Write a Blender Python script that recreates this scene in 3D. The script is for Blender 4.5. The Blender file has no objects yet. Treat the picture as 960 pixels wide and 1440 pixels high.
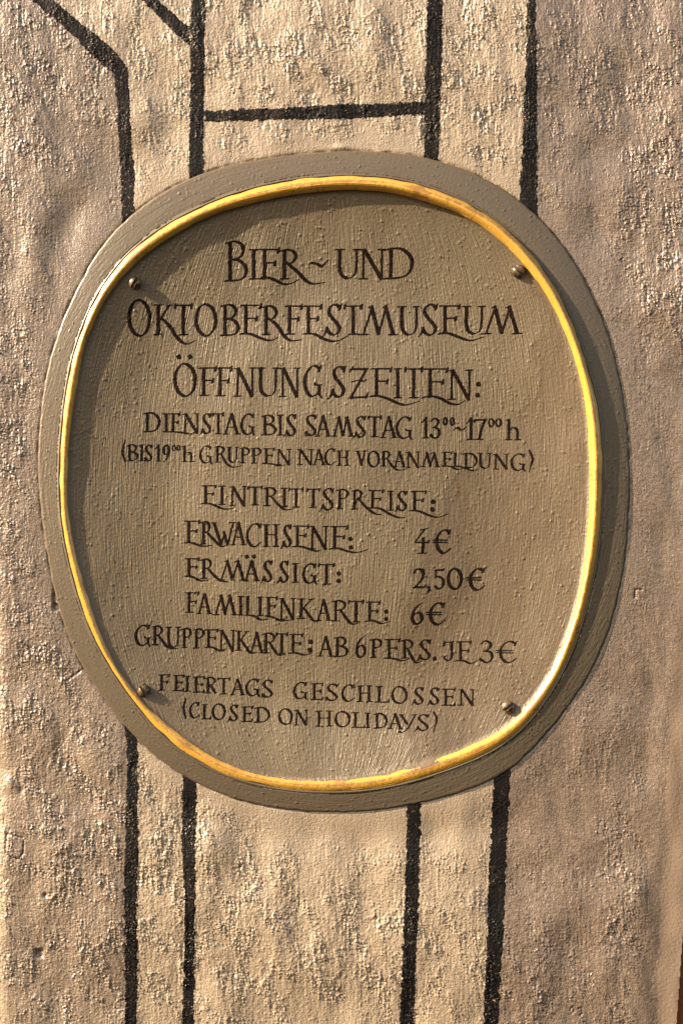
import bpy, math
import numpy as np
from mathutils import Vector

# ------------------------------------------------------------------ camera, sky, sun, exposure
S = 0.0005                      # one unit of the drawing below is half a millimetre
D = 1.6
SUN_TILT, SUN_RAKE = 30.0, 17.5
scene = bpy.context.scene
cam_data = bpy.data.cameras.new("camera")
cam = bpy.data.objects.new("camera", cam_data)
scene.collection.objects.link(cam)
cam.location = (0, -D, 0)
cam.rotation_euler = (math.radians(90), 0, 0)
cam_data.sensor_fit = 'VERTICAL'
cam_data.sensor_height = 36.0
cam_data.lens = 36.0 * D / (1440 * S)
cam_data.clip_start = 0.05
cam_data.clip_end = 100.0
scene.camera = cam

_a, _e = math.radians(SUN_TILT), math.radians(SUN_RAKE)
sun_dir = Vector((math.cos(_e) * math.cos(_a), math.sin(_e), -math.cos(_e) * math.sin(_a)))
world = bpy.data.worlds.new("World")
scene.world = world
world.use_nodes = True
wn = world.node_tree.nodes
sky = wn.new('ShaderNodeTexSky')
sky.sky_type = 'NISHITA'
sky.sun_disc = False
sky.sun_elevation = math.asin(-sun_dir.z)
sky.sun_rotation = math.atan2(-sun_dir.x, -sun_dir.y)
sky.air_density = 1.0
sky.dust_density = 3.0
world.node_tree.links.new(sky.outputs[0], wn['Background'].inputs['Color'])
wn['Background'].inputs['Strength'].default_value = 0.11

sun_data = bpy.data.lights.new("sun", 'SUN')
sun_data.energy = 5.0
sun_data.angle = math.radians(0.55)
sun_data.color = (1.0, 0.975, 0.95)
sun = bpy.data.objects.new("sun", sun_data)
sun.rotation_euler = sun_dir.to_track_quat('-Z', 'Y').to_euler()
sun.location = -sun_dir * 3
scene.collection.objects.link(sun)

vs = scene.view_settings
vs.view_transform = 'Standard'
vs.look = 'None'
vs.gamma = 1.0
vs.exposure = 1.3
vs.use_curve_mapping = False
vs.use_white_balance = True
vs.white_balance_temperature = 9300
vs.white_balance_tint = 16

rng = np.random.default_rng(7)


# ------------------------------------------------------------------ helpers
def link(o, parent=None):
    scene.collection.objects.link(o)
    if parent:
        o.parent = parent
    return o


def np_mesh(name, verts, faces, smooth=True):
    """verts (n,3); faces list of index arrays each (m,k)"""
    me = bpy.data.meshes.new(name)
    verts = np.asarray(verts, dtype=np.float32)
    me.vertices.add(len(verts))
    me.vertices.foreach_set("co", verts.ravel())
    loops, starts, pos = [], [], 0
    for f in faces:
        f = np.asarray(f, dtype=np.int32)
        if len(f) == 0:
            continue
        n, k = f.shape
        loops.append(f.ravel())
        starts.append(pos + np.arange(n, dtype=np.int32) * k)
        pos += n * k
    loops = np.concatenate(loops)
    starts = np.concatenate(starts)
    me.loops.add(len(loops))
    me.loops.foreach_set("vertex_index", loops)
    me.polygons.add(len(starts))
    me.polygons.foreach_set("loop_start", starts)
    me.update(calc_edges=True)
    me.validate()
    if smooth:
        me.polygons.foreach_set("use_smooth", np.ones(len(me.polygons), dtype=bool))
    return me


def point_attr(me, name, vals):
    a = me.attributes.new(name, 'FLOAT', 'POINT')
    a.data.foreach_set("value", np.asarray(vals, dtype=np.float32))


def P(x, y, h):
    """drawing position (x right, y down) and height off the wall -> metres"""
    x, y, h = np.broadcast_arrays(np.asarray(x, float), np.asarray(y, float), np.asarray(h, float))
    return np.stack([(x - 480) * S, -h * S, (720 - y) * S], -1)


def band_noise(shape, step, lx, ly, seed, sharp=1.0, angle=0.0):
    """smooth noise of unit deviation, feature length lx (across) by ly (along)"""
    r = np.random.default_rng(seed)
    w = r.standard_normal(shape)
    fy = np.fft.fftfreq(shape[0], step)[:, None]
    fx = np.fft.rfftfreq(shape[1], step)[None, :]
    c, s = math.cos(angle), math.sin(angle)
    u, v = fx * c + fy * s, -fx * s + fy * c
    k = np.sqrt((u * lx) ** 2 + (v * ly) ** 2)
    filt = k ** sharp * np.exp(-(k ** 2) * 1.2)
    out = np.fft.irfft2(np.fft.rfft2(w) * filt, s=shape)
    return out / out.std()


def bilinear(arr, x0, y0, step, x, y):
    u = np.clip((x - x0) / step, 0, arr.shape[1] - 1.001)
    v = np.clip((y - y0) / step, 0, arr.shape[0] - 1.001)
    i, j = u.astype(int), v.astype(int)
    fu, fv = u - i, v - j
    return ((arr[j, i] * (1 - fu) + arr[j, i + 1] * fu) * (1 - fv)
            + (arr[j + 1, i] * (1 - fu) + arr[j + 1, i + 1] * fu) * fv)


def smoothstep(a, b, x):
    t = np.clip((x - a) / (b - a), 0, 1)
    return t * t * (3 - 2 * t)


def marching(F, X, Y):
    """inside (F>0) region of a grid as polygons. returns xy verts, faces by size, inside-depth"""
    ny, nx = F.shape
    ins = F > 0
    vid = -np.ones(F.shape, dtype=np.int64)
    vid[ins] = np.arange(ins.sum())
    vx, vy, vd = [X[ins]], [Y[ins]], [F[ins]]
    n = int(ins.sum())
    # crossings on horizontal edges
    h = ins[:, :-1] != ins[:, 1:]
    hid = -np.ones(h.shape, dtype=np.int64)
    hid[h] = n + np.arange(h.sum())
    t = F[:, :-1][h] / (F[:, :-1][h] - F[:, 1:][h])
    vx.append(X[:, :-1][h] * (1 - t) + X[:, 1:][h] * t)
    vy.append(Y[:, :-1][h] * (1 - t) + Y[:, 1:][h] * t)
    vd.append(np.zeros(h.sum()))
    n += int(h.sum())
    v = ins[:-1] != ins[1:]
    vvid = -np.ones(v.shape, dtype=np.int64)
    vvid[v] = n + np.arange(v.sum())
    t = F[:-1][v] / (F[:-1][v] - F[1:][v])
    vx.append(X[:-1][v] * (1 - t) + X[1:][v] * t)
    vy.append(Y[:-1][v] * (1 - t) + Y[1:][v] * t)
    vd.append(np.zeros(v.sum()))
    # corners in screen order a(top left) b(top right) c(bottom right) d(bottom left)
    a, b, c, d = vid[:-1, :-1], vid[:-1, 1:], vid[1:, 1:], vid[1:, :-1]
    e_ab, e_bc, e_cd, e_da = hid[:-1], vvid[:, 1:], hid[1:], vvid[:, :-1]
    code = (a >= 0) * 1 + (b >= 0) * 2 + (c >= 0) * 4 + (d >= 0) * 8
    table = {1: ['a', 'ab', 'da'], 2: ['b', 'bc', 'ab'], 4: ['c', 'cd', 'bc'], 8: ['d', 'da', 'cd'],
             3: ['a', 'b', 'bc', 'da'], 6: ['b', 'c', 'cd', 'ab'], 12: ['c', 'd', 'da', 'bc'], 9: ['d', 'a', 'ab', 'cd'],
             7: ['a', 'b', 'c', 'cd', 'da'], 14: ['b', 'c', 'd', 'da', 'ab'], 13: ['c', 'd', 'a', 'ab', 'bc'],
             11: ['d', 'a', 'b', 'bc', 'cd'], 15: ['a', 'b', 'c', 'd'],
             5: ['a', 'ab', 'bc', 'c', 'cd', 'da'], 10: ['b', 'bc', 'cd', 'd', 'da', 'ab']}
    src = {'a': a, 'b': b, 'c': c, 'd': d, 'ab': e_ab, 'bc': e_bc, 'cd': e_cd, 'da': e_da}
    by = {}
    for k, names in table.items():
        m = code == k
        if m.any():
            by.setdefault(len(names), []).append(np.stack([src[q][m] for q in names][::-1], -1))
    faces = [np.concatenate(q) for q in by.values()]
    return np.concatenate(vx), np.concatenate(vy), faces, np.concatenate(vd)


def seg_dist(px, py, pts, scales=None):
    """distance to a polyline; with scales returns max(scale - distance)"""
    best = None
    for i in range(len(pts) - 1):
        ax, ay = pts[i]
        bx, by = pts[i + 1]
        dx, dy = bx - ax, by - ay
        L = dx * dx + dy * dy + 1e-12
        t = np.clip(((px - ax) * dx + (py - ay) * dy) / L, 0, 1)
        dd = np.hypot(px - ax - t * dx, py - ay - t * dy)
        if scales is not None:
            f = scales[i] * (1 - t) + scales[i + 1] * t - dd
            best = f if best is None else np.maximum(best, f)
        else:
            best = dd if best is None else np.minimum(best, dd)
    return best


def poly_sdf(px, py, poly):
    """positive inside"""
    d = seg_dist(px, py, list(poly) + [poly[0]])
    inside = np.zeros(px.shape, bool)
    n = len(poly)
    for i in range(n):
        x1, y1 = poly[i]
        x2, y2 = poly[(i + 1) % n]
        c = ((y1 > py) != (y2 > py)) & (px < (x2 - x1) * (py - y1) / (y2 - y1 + 1e-12) + x1)
        inside ^= c
    return np.where(inside, d, -d)


def catmull(pts, n=7, closed=False):
    p = [np.array(q, float) for q in pts]
    if closed:
        p = [p[-1]] + p + [p[0], p[1]]
    else:
        p = [2 * p[0] - p[1]] + p + [2 * p[-1] - p[-2]]
    out = []
    for i in range(1, len(p) - 2):
        for k in range(n):
            t = k / n
            out.append(0.5 * (2 * p[i] + (p[i + 1] - p[i - 1]) * t + (2 * p[i - 1] - 5 * p[i] + 4 * p[i + 1] - p[i + 2]) * t * t
                              + (3 * p[i] - p[i - 1] - 3 * p[i + 1] + p[i + 2]) * t ** 3))
    out.append(p[-2])
    return out


# ------------------------------------------------------------------ node helpers
class Nodes:
    def __init__(self, name):
        self.m = bpy.data.materials.new(name)
        self.m.use_nodes = True
        self.t = self.m.node_tree
        self.b = self.t.nodes['Principled BSDF']

    def n(self, kind, **kw):
        q = self.t.nodes.new(kind)
        for k, v in kw.items():
            if k in q.inputs.keys() and not hasattr(q, k):
                q.inputs[k].default_value = v
            else:
                try:
                    setattr(q, k, v)
                except Exception:
                    q.inputs[k].default_value = v
        return q

    def l(self, a, b):
        self.t.links.new(a, b)

    def coords(self, scale=(1, 1, 1), uv=None, rot=(0, 0, 0)):
        if uv:
            c = self.n('ShaderNodeUVMap')
            c.uv_map = uv
            out = c.outputs[0]
        else:
            c = self.n('ShaderNodeTexCoord')
            out = c.outputs['Object']
        mp = self.n('ShaderNodeMapping')
        mp.inputs['Scale'].default_value = scale
        mp.inputs['Rotation'].default_value = rot
        self.l(out, mp.inputs['Vector'])
        return mp.outputs[0]

    def noise(self, vec, scale, detail=3, rough=0.55, dist=0.0):
        q = self.n('ShaderNodeTexNoise')
        q.inputs['Scale'].default_value = scale
        q.inputs['Detail'].default_value = detail
        q.inputs['Roughness'].default_value = rough
        q.inputs['Distortion'].default_value = dist
        self.l(vec, q.inputs['Vector'])
        return q.outputs[0]

    def ramp(self, fac, stops):
        q = self.n('ShaderNodeValToRGB')
        el = q.color_ramp.elements
        while len(el) < len(stops):
            el.new(0.5)
        for e, (p, c) in zip(el, stops):
            e.position = p
            e.color = (*c, 1) if len(c) == 3 else c
        self.l(fac, q.inputs[0])
        return q.outputs[0]

    def mix(self, fac, a, b, mode='MIX'):
        q = self.n('ShaderNodeMix')
        q.data_type = 'RGBA'
        q.blend_type = mode
        for idx, v in ((0, fac), (6, a), (7, b)):
            if isinstance(v, (int, float)):
                q.inputs[idx].default_value = v
            elif isinstance(v, tuple):
                q.inputs[idx].default_value = (*v, 1)
            else:
                self.l(v, q.inputs[idx])
        return q.outputs[2]

    def math(self, op, a, b=0.0):
        q = self.n('ShaderNodeMath')
        q.operation = op
        for i, v in enumerate((a, b)):
            if isinstance(v, (int, float)):
                q.inputs[i].default_value = v
            else:
                self.l(v, q.inputs[i])
        return q.outputs[0]

    def attr(self, name):
        q = self.n('ShaderNodeAttribute')
        q.attribute_name = name
        return q.outputs['Fac']

    def bump(self, height, dist, strength=1.0, normal=None):
        q = self.n('ShaderNodeBump')
        q.inputs['Strength'].default_value = strength
        q.inputs['Distance'].default_value = dist
        self.l(height, q.inputs['Height'])
        if normal is not None:
            self.l(normal, q.inputs['Normal'])
        return q.outputs[0]

    def out(self, color=None, rough=0.5, metal=0.0, spec=0.5, normal=None, coat=0.0):
        for k, v in (('Base Color', color), ('Roughness', rough), ('Metallic', metal), ('Specular IOR Level', spec),
                     ('Normal', normal), ('Coat Weight', coat)):
            if v is None:
                continue
            if isinstance(v, (int, float)):
                self.b.inputs[k].default_value = v
            elif isinstance(v, tuple):
                self.b.inputs[k].default_value = (*v, 1)
            else:
                self.l(v, self.b.inputs[k])
        return self.m


# ------------------------------------------------------------------ materials
def mat_plaster():
    m = Nodes("painted_plaster")
    v = m.coords()
    tint = m.attr('tint')
    base = m.mix(tint, (0.112, 0.080, 0.062), (0.325, 0.262, 0.188))
    big = m.noise(v, 9, 4)
    base = m.mix(m.math('MULTIPLY', big, 0.5), base, (0.13, 0.09, 0.065))
    fine = m.noise(v, 420, 3)
    base = m.mix(m.ramp(fine, [(0.35, (0, 0, 0)), (0.7, (0.35, 0.35, 0.35))]), base, (0.33, 0.27, 0.21))
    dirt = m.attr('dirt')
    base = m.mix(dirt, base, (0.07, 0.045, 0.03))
    streak = m.noise(m.coords((1, 1, 0.14)), 620, 3)
    n1 = m.bump(streak, 0.0005, 0.4)
    grit = m.noise(v, 900, 3, 0.6)
    n2 = m.bump(grit, 0.0007, 0.65, n1)
    r = m.ramp(m.noise(v, 60, 4), [(0.3, (0.26, 0.26, 0.26)), (0.7, (0.42, 0.42, 0.42))])
    m.b.inputs['Coat Roughness'].default_value = 0.2
    return m.out(base, r, 0, 1.0, n2, 1.0)


def mat_strip():
    m = Nodes("smooth_render")
    v = m.coords()
    base = m.mix(m.noise(v, 30, 5), (0.150, 0.110, 0.083), (0.195, 0.147, 0.110))
    sp = m.ramp(m.noise(v, 800, 1), [(0.69, (0, 0, 0)), (0.74, (1, 1, 1))])
    base = m.mix(m.math('MULTIPLY', sp, 0.7), base, (0.08, 0.05, 0.04))
    n = m.bump(m.noise(v, 1100, 3), 0.0004, 0.5)
    return m.out(base, 0.6, 0, 0.4, n)


def mat_stripe():
    m = Nodes("black_stripe_paint")
    v = m.coords()
    wear = m.ramp(m.noise(v, 520, 4, 0.65), [(0.59, (0, 0, 0)), (0.67, (1, 1, 1))])  # pale flecks: worn spots, and glossy glints put into the colour
    wear = m.math('MULTIPLY', wear, m.ramp(m.noise(v, 22, 3), [(0.42, (0.05, 0.05, 0.05)), (0.62, (0.75, 0.75, 0.75))]))
    base = m.mix(wear, (0.006, 0.005, 0.005), (0.30, 0.22, 0.16))
    n = m.bump(m.noise(v, 900, 3), 0.0005, 0.6)
    return m.out(base, 0.42, 0, 0.25, n)


def mat_sign(name, dark=False):
    m = Nodes(name)
    v = m.coords()
    base = m.mix(m.noise(v, 11, 5), (0.100, 0.076, 0.046), (0.132, 0.106, 0.067))
    st = m.noise(m.coords((1, 0.035, 1), 'flow'), 0.55, 1.5, 0.5)
    base = m.mix(m.ramp(st, [(0.35, (0, 0, 0)), (0.7, (0.16, 0.16, 0.16))]), base, (0.085, 0.062, 0.038))
    if dark:
        base = m.mix(0.6, base, (0.068, 0.055, 0.040))
    else:
        brown_mask = m.attr('brown_mask')
        base = m.mix(m.math('MULTIPLY', brown_mask, 0.75), base, (0.088, 0.060, 0.036))
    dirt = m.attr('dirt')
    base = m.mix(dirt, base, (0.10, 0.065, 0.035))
    n1 = m.bump(st, 0.0006, 0.25) if dark else m.bump(m.math('MULTIPLY', st, m.math('SUBTRACT', 1.0, m.math('MULTIPLY', brown_mask, 0.75))), 0.0006, 0.85)
    n2 = m.bump(m.noise(m.coords((1, 0.10, 1), 'flow'), 0.35, 2), 0.0008, 0.25, n1)
    n3 = m.bump(m.noise(v, 1000, 3, 0.6), 0.0004, 0.45, n2)
    m.b.inputs['Coat Roughness'].default_value = 0.25
    return m.out(base, 0.42, 0, 0.6, n3, 0.35)


def mat_letter():
    m = Nodes("brown_black_lettering_paint")
    v = m.coords()
    base = m.mix(m.ramp(m.noise(v, 600, 3), [(0.45, (0, 0, 0)), (0.75, (1, 1, 1))]), (0.006, 0.0035, 0.003), (0.022, 0.012, 0.008))
    n = m.bump(m.noise(v, 1000, 2), 0.0003, 0.4)
    return m.out(base, 0.55, 0, 0.06, n)


def mat_gold():
    m = Nodes("worn_gold_leaf")
    v = m.coords()
    gold = m.mix(m.noise(v, 60, 4), (0.64, 0.375, 0.090), (0.50, 0.265, 0.040))
    w = m.attr('wear')
    wn_ = m.math('ADD', w, m.math('MULTIPLY', m.math('SUBTRACT', m.noise(v, 260, 5, 0.65), 0.5), 1.3))
    wf = m.ramp(wn_, [(0.50, (0, 0, 0)), (0.66, (1, 1, 1))])
    col = m.mix(wf, gold, (0.30, 0.15, 0.03))
    metal = m.math('MULTIPLY', m.math('SUBTRACT', 1.0, wf), 0.15)
    n = m.bump(m.noise(v, 500, 3), 0.0005, 0.45)
    m.b.inputs['Coat Roughness'].default_value = 0.2
    return m.out(col, 0.30, metal, 0.8, n, 0.9)


def mat_screw():
    m = Nodes("tarnished_brass_screw")
    v = m.coords()
    col = m.mix(m.ramp(m.noise(v, 400, 4), [(0.4, (0, 0, 0)), (0.65, (1, 1, 1))]), (0.20, 0.145, 0.10), (0.05, 0.033, 0.02))
    n = m.bump(m.noise(v, 900, 3), 0.0003, 0.4)
    return m.out(col, 0.30, 0.6, 0.5, n)


def mat_wood():
    m = Nodes("brown_stained_wood")
    v = m.coords((1, 1, 0.06))
    col = m.mix(m.noise(v, 300, 5), (0.42, 0.13, 0.04), (0.22, 0.06, 0.02))
    return m.out(col, 0.45, 0, 0.5, m.bump(m.noise(v, 300, 4), 0.0006, 0.5))


M_PLASTER, M_STRIP, M_STRIPE = mat_plaster(), mat_strip(), mat_stripe()
M_RIM = mat_sign("grey_olive_rim_paint", True)
M_SIGN, M_LETTER, M_GOLD, M_SCREW, M_WOOD = mat_sign("olive_sign_paint"), mat_letter(), mat_gold(), mat_screw(), mat_wood()

# ------------------------------------------------------------------ outlines of the sign
CX, CY = 465.0, 680.0
OUT = [(480, 213), (560, 216), (602, 222), (660, 241), (702, 262), (752, 300), (802, 360), (822.5, 397.5), (850, 457.5), (870, 535),
       (880, 597), (884, 660), (882, 720), (879, 782), (870, 827), (857, 882), (835, 935), (807, 982), (770, 1028), (735, 1068),
       (700, 1094), (650, 1113), (595, 1128), (540, 1138), (480, 1142), (425, 1140), (350, 1129), (300, 1113), (257, 1090), (225, 1070), (190, 1036),
       (150, 987), (110, 927), (85, 860), (69, 787), (59, 720), (54, 668), (56, 610), (61, 555), (75, 490), (95, 435), (117, 392),
       (143, 345), (171, 315), (215, 279), (265, 251), (325, 232), (400, 220)]
BO = [(480, 250), (555, 254), (605, 267), (655, 287), (695, 312), (730, 340), (750, 366), (767, 388), (785, 417), (801, 452), (820, 508), (833, 550),
      (840, 590), (844, 635), (844, 680), (842.5, 720), (839, 765), (831, 808), (820, 860), (807, 900), (785, 951), (745, 1010), (720, 1035),
      (680, 1060), (630, 1079), (580, 1096), (545, 1104), (506, 1110), (454, 1111), (402, 1108), (350, 1098), (300, 1081), (265, 1060), (237, 1040), (217, 1018),
      (187, 982), (155, 935), (131, 890), (115, 845), (102, 800), (92.5, 757), (87.5, 720), (86, 680), (87, 640), (90.5, 592), (96, 547),
      (104, 505), (117, 465), (131, 430), (151, 397), (178, 362), (222, 327), (260, 305), (300, 286), (350, 269), (425, 254)]
BI = [(480, 268), (555, 273), (605, 287), (655, 306), (695, 332), (722, 358), (745, 385), (767, 414), (784, 450), (802, 492), (815, 538), (822, 578), (826, 622),
      (827, 680), (826, 720), (822, 770), (815, 820), (802, 872), (789, 910), (767, 957), (734, 1000), (706, 1026), (665, 1046), (610, 1067), (560, 1084),
      (516, 1093), (464, 1097), (402, 1095), (360, 1089), (312, 1071), (270, 1046), (238, 1020), (197, 982), (172, 948), (150, 910), (135, 870), (122, 830), (107, 775),
      (97, 720), (97, 660), (101, 600), (109, 550), (116, 505), (126, 470), (150, 420), (172, 390), (203, 360), (250, 329), (300, 303),
      (350, 289), (425, 274)]


def polar(pts):
    p = np.array(pts, float)
    th = np.mod(np.arctan2(p[:, 1] - CY, p[:, 0] - CX), 2 * np.pi)
    r = np.hypot(p[:, 0] - CX, p[:, 1] - CY)
    o = np.argsort(th)
    th, r = th[o], r[o]
    th = np.concatenate([th - 2 * np.pi, th, th + 2 * np.pi])
    r = np.concatenate([r, r, r])
    N = 2048
    g = np.arange(N) * 2 * np.pi / N
    v = np.interp(g, th, r)
    f = np.fft.rfft(v)
    k = np.arange(len(f))
    f *= np.exp(-(k / 26.0) ** 2)
    v = np.fft.irfft(f, N)
    return v


N_TH = 2048
R_OUT, R_BO, R_BI = polar(OUT), polar(BO), polar(BI)
TH = np.arange(N_TH) * 2 * np.pi / N_TH


def radius(tab, x, y):
    th = np.mod(np.arctan2(y - CY, x - CX), 2 * np.pi) / (2 * np.pi) * N_TH
    i = th.astype(int) % N_TH
    f = th - np.floor(th)
    return tab[i] * (1 - f) + tab[(i + 1) % N_TH] * f


# ------------------------------------------------------------------ the wall
WX0, WY0, WST = -55.0, -55.0, 1.15
WNX, WNY = int((1020 - WX0) / WST), int((1500 - WY0) / WST)
WX, WY = np.meshgrid(WX0 + np.arange(WNX) * WST, WY0 + np.arange(WNY) * WST)
shp = WX.shape


def blobs(items):
    out = np.zeros(shp)
    for x, y, rx, ry, a in items:
        out += a * np.exp(-((WX - x) / rx) ** 2 - ((WY - y) / ry) ** 2)
    return out


rough = 0.62 + blobs([
    (40, 40, 120, 120, .35), (0, 230, 60, 120, .35), (20, 600, 60, 200, .55), (60, 900, 80, 150, .45), (110, 1250, 110, 220, .5),
    (420, 60, 160, 90, .55), (650, 170, 90, 160, .45), (680, 30, 70, 60, .3), (935, 200, 60, 170, .7), (925, 400, 50, 80, .65), (820, 60, 60, 100, .2),
    (240, 1170, 70, 80, .4), (330, 1300, 120, 120, .5), (520, 1330, 120, 110, .45), (620, 1250, 60, 100, .2), (730, 1400, 60, 60, .45),
    (880, 1250, 50, 170, .4),
    (120, 320, 80, 90, -.42), (90, 440, 60, 80, -.3), (820, 260, 60, 90, -.25), (800, 400, 60, 120, -.3), (900, 650, 60, 200, -.38), (880, 950, 60, 130, -.3),
    (450, 1165, 120, 32, -.48), (620, 1155, 90, 50, -.45), (800, 1130, 80, 90, -.32), (780, 1250, 60, 80, -.22), (430, 1400, 60, 40, -.2)])
rough_broad = np.clip(rough, 0.16, 1.35)
patch = smoothstep(-0.5, 0.9, band_noise(shp, WST, 36, 62, 10, angle=-0.45))
rough = np.clip(rough, 0.16, 1.35) * (0.50 + 0.75 * patch)
r_out = radius(R_OUT, WX, WY)
rr = np.hypot(WX - CX, WY - CY)
dsign = rr - r_out                                   # distance outside the sign
rough *= 0.25 + 0.75 * smoothstep(0, 34, dsign)
rough *= 1 - 0.55 * smoothstep(-45, -10, WX - np.interp(WY, [-100, 560, 700, 800, 950, 1080, 1250, 1440, 1520], [1060, 985, 962, 951, 940, 932, 925, 916, 912]))

big = band_noise(shp, WST, 90, 180, 11) * 1.0
big += band_noise(shp, WST, 34, 70, 12, angle=-0.35) * 0.28
lump = band_noise(shp, WST, 15, 25, 13, angle=-0.45)
lump = np.tanh(np.maximum(lump - 0.1, -0.3) * 1.4)
lump2 = np.maximum(band_noise(shp, WST, 6.0, 11, 18, angle=0.5) - 0.5, 0)
trowel = 1 - np.abs(band_noise(shp, WST, 26, 44, 26, angle=-0.7))
trowel = np.maximum(trowel - 0.45, 0)
grain = band_noise(shp, WST, 2.1, 2.7, 15)
grain = np.maximum(grain - 0.60, -0.1)
grain2 = np.maximum(band_noise(shp, WST, 3.2, 4.2, 17) - 0.9, 0)
streak = band_noise(shp, WST, 2.3, 20, 16)
streak2 = band_noise(shp, WST, 6.0, 60, 19)
H = big * (0.35 + 0.65 * smoothstep(0, 60, dsign)) \
    + rough * (0.45 * lump + 0.20 * lump2 + 0.95 * trowel + 0.14 * streak2) + (0.13 + rough * 0.80) * grain \
    + (0.08 + 0.60 * rough) * grain2 + rough * 0.15 * streak
# the broad hollows and swells of the trowelled coat
slope = 0.15 * (rough_broad - 0.62) + 0.022 * band_noise(shp, WST, 50, 110, 77)
swell = np.zeros(shp)
for i in range(1, WNX):
    swell[:, i] = swell[:, i - 1] * (1 - WST / 75) + slope[:, i] * WST
H += (swell - swell.mean()) * (0.12 + 0.88 * smoothstep(0, 75, dsign))
H -= 0.2
gap = np.exp(-(np.maximum(dsign + 1.0, 0) / 2.6) ** 2)
H -= gap * (1.1 + 0.5 * band_noise(shp, WST, 22, 22, 71))
# rounded left corner of the pier
H -= 0.030 * np.maximum(0, 16 - WX) ** 2 * smoothstep(560, 1050, WY) * 0.35
# right hand edge of the pier: the wall drops to a smoother strip
EDGE_Y = [-100, 560, 700, 800, 950, 1080, 1250, 1440, 1520]
EDGE_X = [1060, 985, 962, 951, 940, 932, 925, 916, 912]
edge = np.interp(WY, EDGE_Y, EDGE_X) + band_noise(shp, WST, 60, 60, 21) * 1.2
ed = WX - edge
drop = smoothstep(-30, 10, ed)
strip_h = -2.6 + band_noise(shp, WST, 40, 90, 22) * 0.5 + band_noise(shp, WST, 4, 4, 23) * 0.10 + np.maximum(0, ed) * 0.012
H = H * (1 - drop) + strip_h * drop
# chips, pits and scratches
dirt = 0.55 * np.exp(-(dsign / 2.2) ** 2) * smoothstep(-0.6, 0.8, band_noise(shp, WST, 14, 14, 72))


def pit(x, y, rx, ry, depth, p=4, d=0.0):
    global H, dirt
    g = np.exp(-(np.abs((WX - x) / rx) ** p + np.abs((WY - y) / ry) ** p))
    H = H - depth * g
    dirt = np.maximum(dirt, d * g)


def scratch(pts, w, depth, d=0.5):
    global H, dirt
    x0, x1 = min(p[0] for p in pts) - 8, max(p[0] for p in pts) + 8
    y0, y1 = min(p[1] for p in pts) - 8, max(p[1] for p in pts) + 8
    i0, i1 = int((x0 - WX0) / WST), int((x1 - WX0) / WST)
    j0, j1 = int((y0 - WY0) / WST), int((y1 - WY0) / WST)
    i0, j0 = max(i0, 0), max(j0, 0)
    sl = (slice(j0, j1), slice(i0, i1))
    g = np.exp(-(seg_dist(WX[sl], WY[sl], pts) / w) ** 2)
    H[sl] -= depth * g
    dirt[sl] = np.maximum(dirt[sl], d * g)


pit(55, 1341, 6.5, 6.5, 3.5, 6, 0.35)
pit(64, 1259, 2.5, 3.5, 3.0, 2, 0.9)
pit(77, 842, 3.0, 12, 3.5, 4, 0.7)
pit(80, 854, 4.5, 5, 3.5, 4, 0.7)
pit(15, 1100, 8, 12, -2.5, 2, 0)
pit(30, 1112, 4, 6, 2.0, 2, 0.3)
pit(338, 1219, 3, 3, 1.5, 2, 0.5)
pit(157, 283, 2, 3, 1.5, 2, 0.5)
scratch([(33, 1178), (10, 1173), (8, 1195), (17, 1206), (27, 1208), (33, 1200), (34, 1182)], 1.3, 1.6)
scratch([(5, 1233), (11, 1236), (7, 1240)], 1.2, 1.2)
scratch([(892, 841), (893, 829), (902, 829)], 1.3, 1.6, 0.8)
scratch([(801, 1421), (805, 1415), (807, 1422), (803, 1426)], 1.1, 1.2)
scratch([(813, 1419), (817, 1417), (818, 1426), (814, 1429)], 1.1, 1.2)
scratch([(424, 1358), (440, 1372), (446, 1385)], 1.6, 1.5, 0.1)
scratch([(98, 955), (118, 940)], 1.4, 1.2, 0.1)
pit(480, 207, 12, 4, -2.0, 2, 0)

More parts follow.
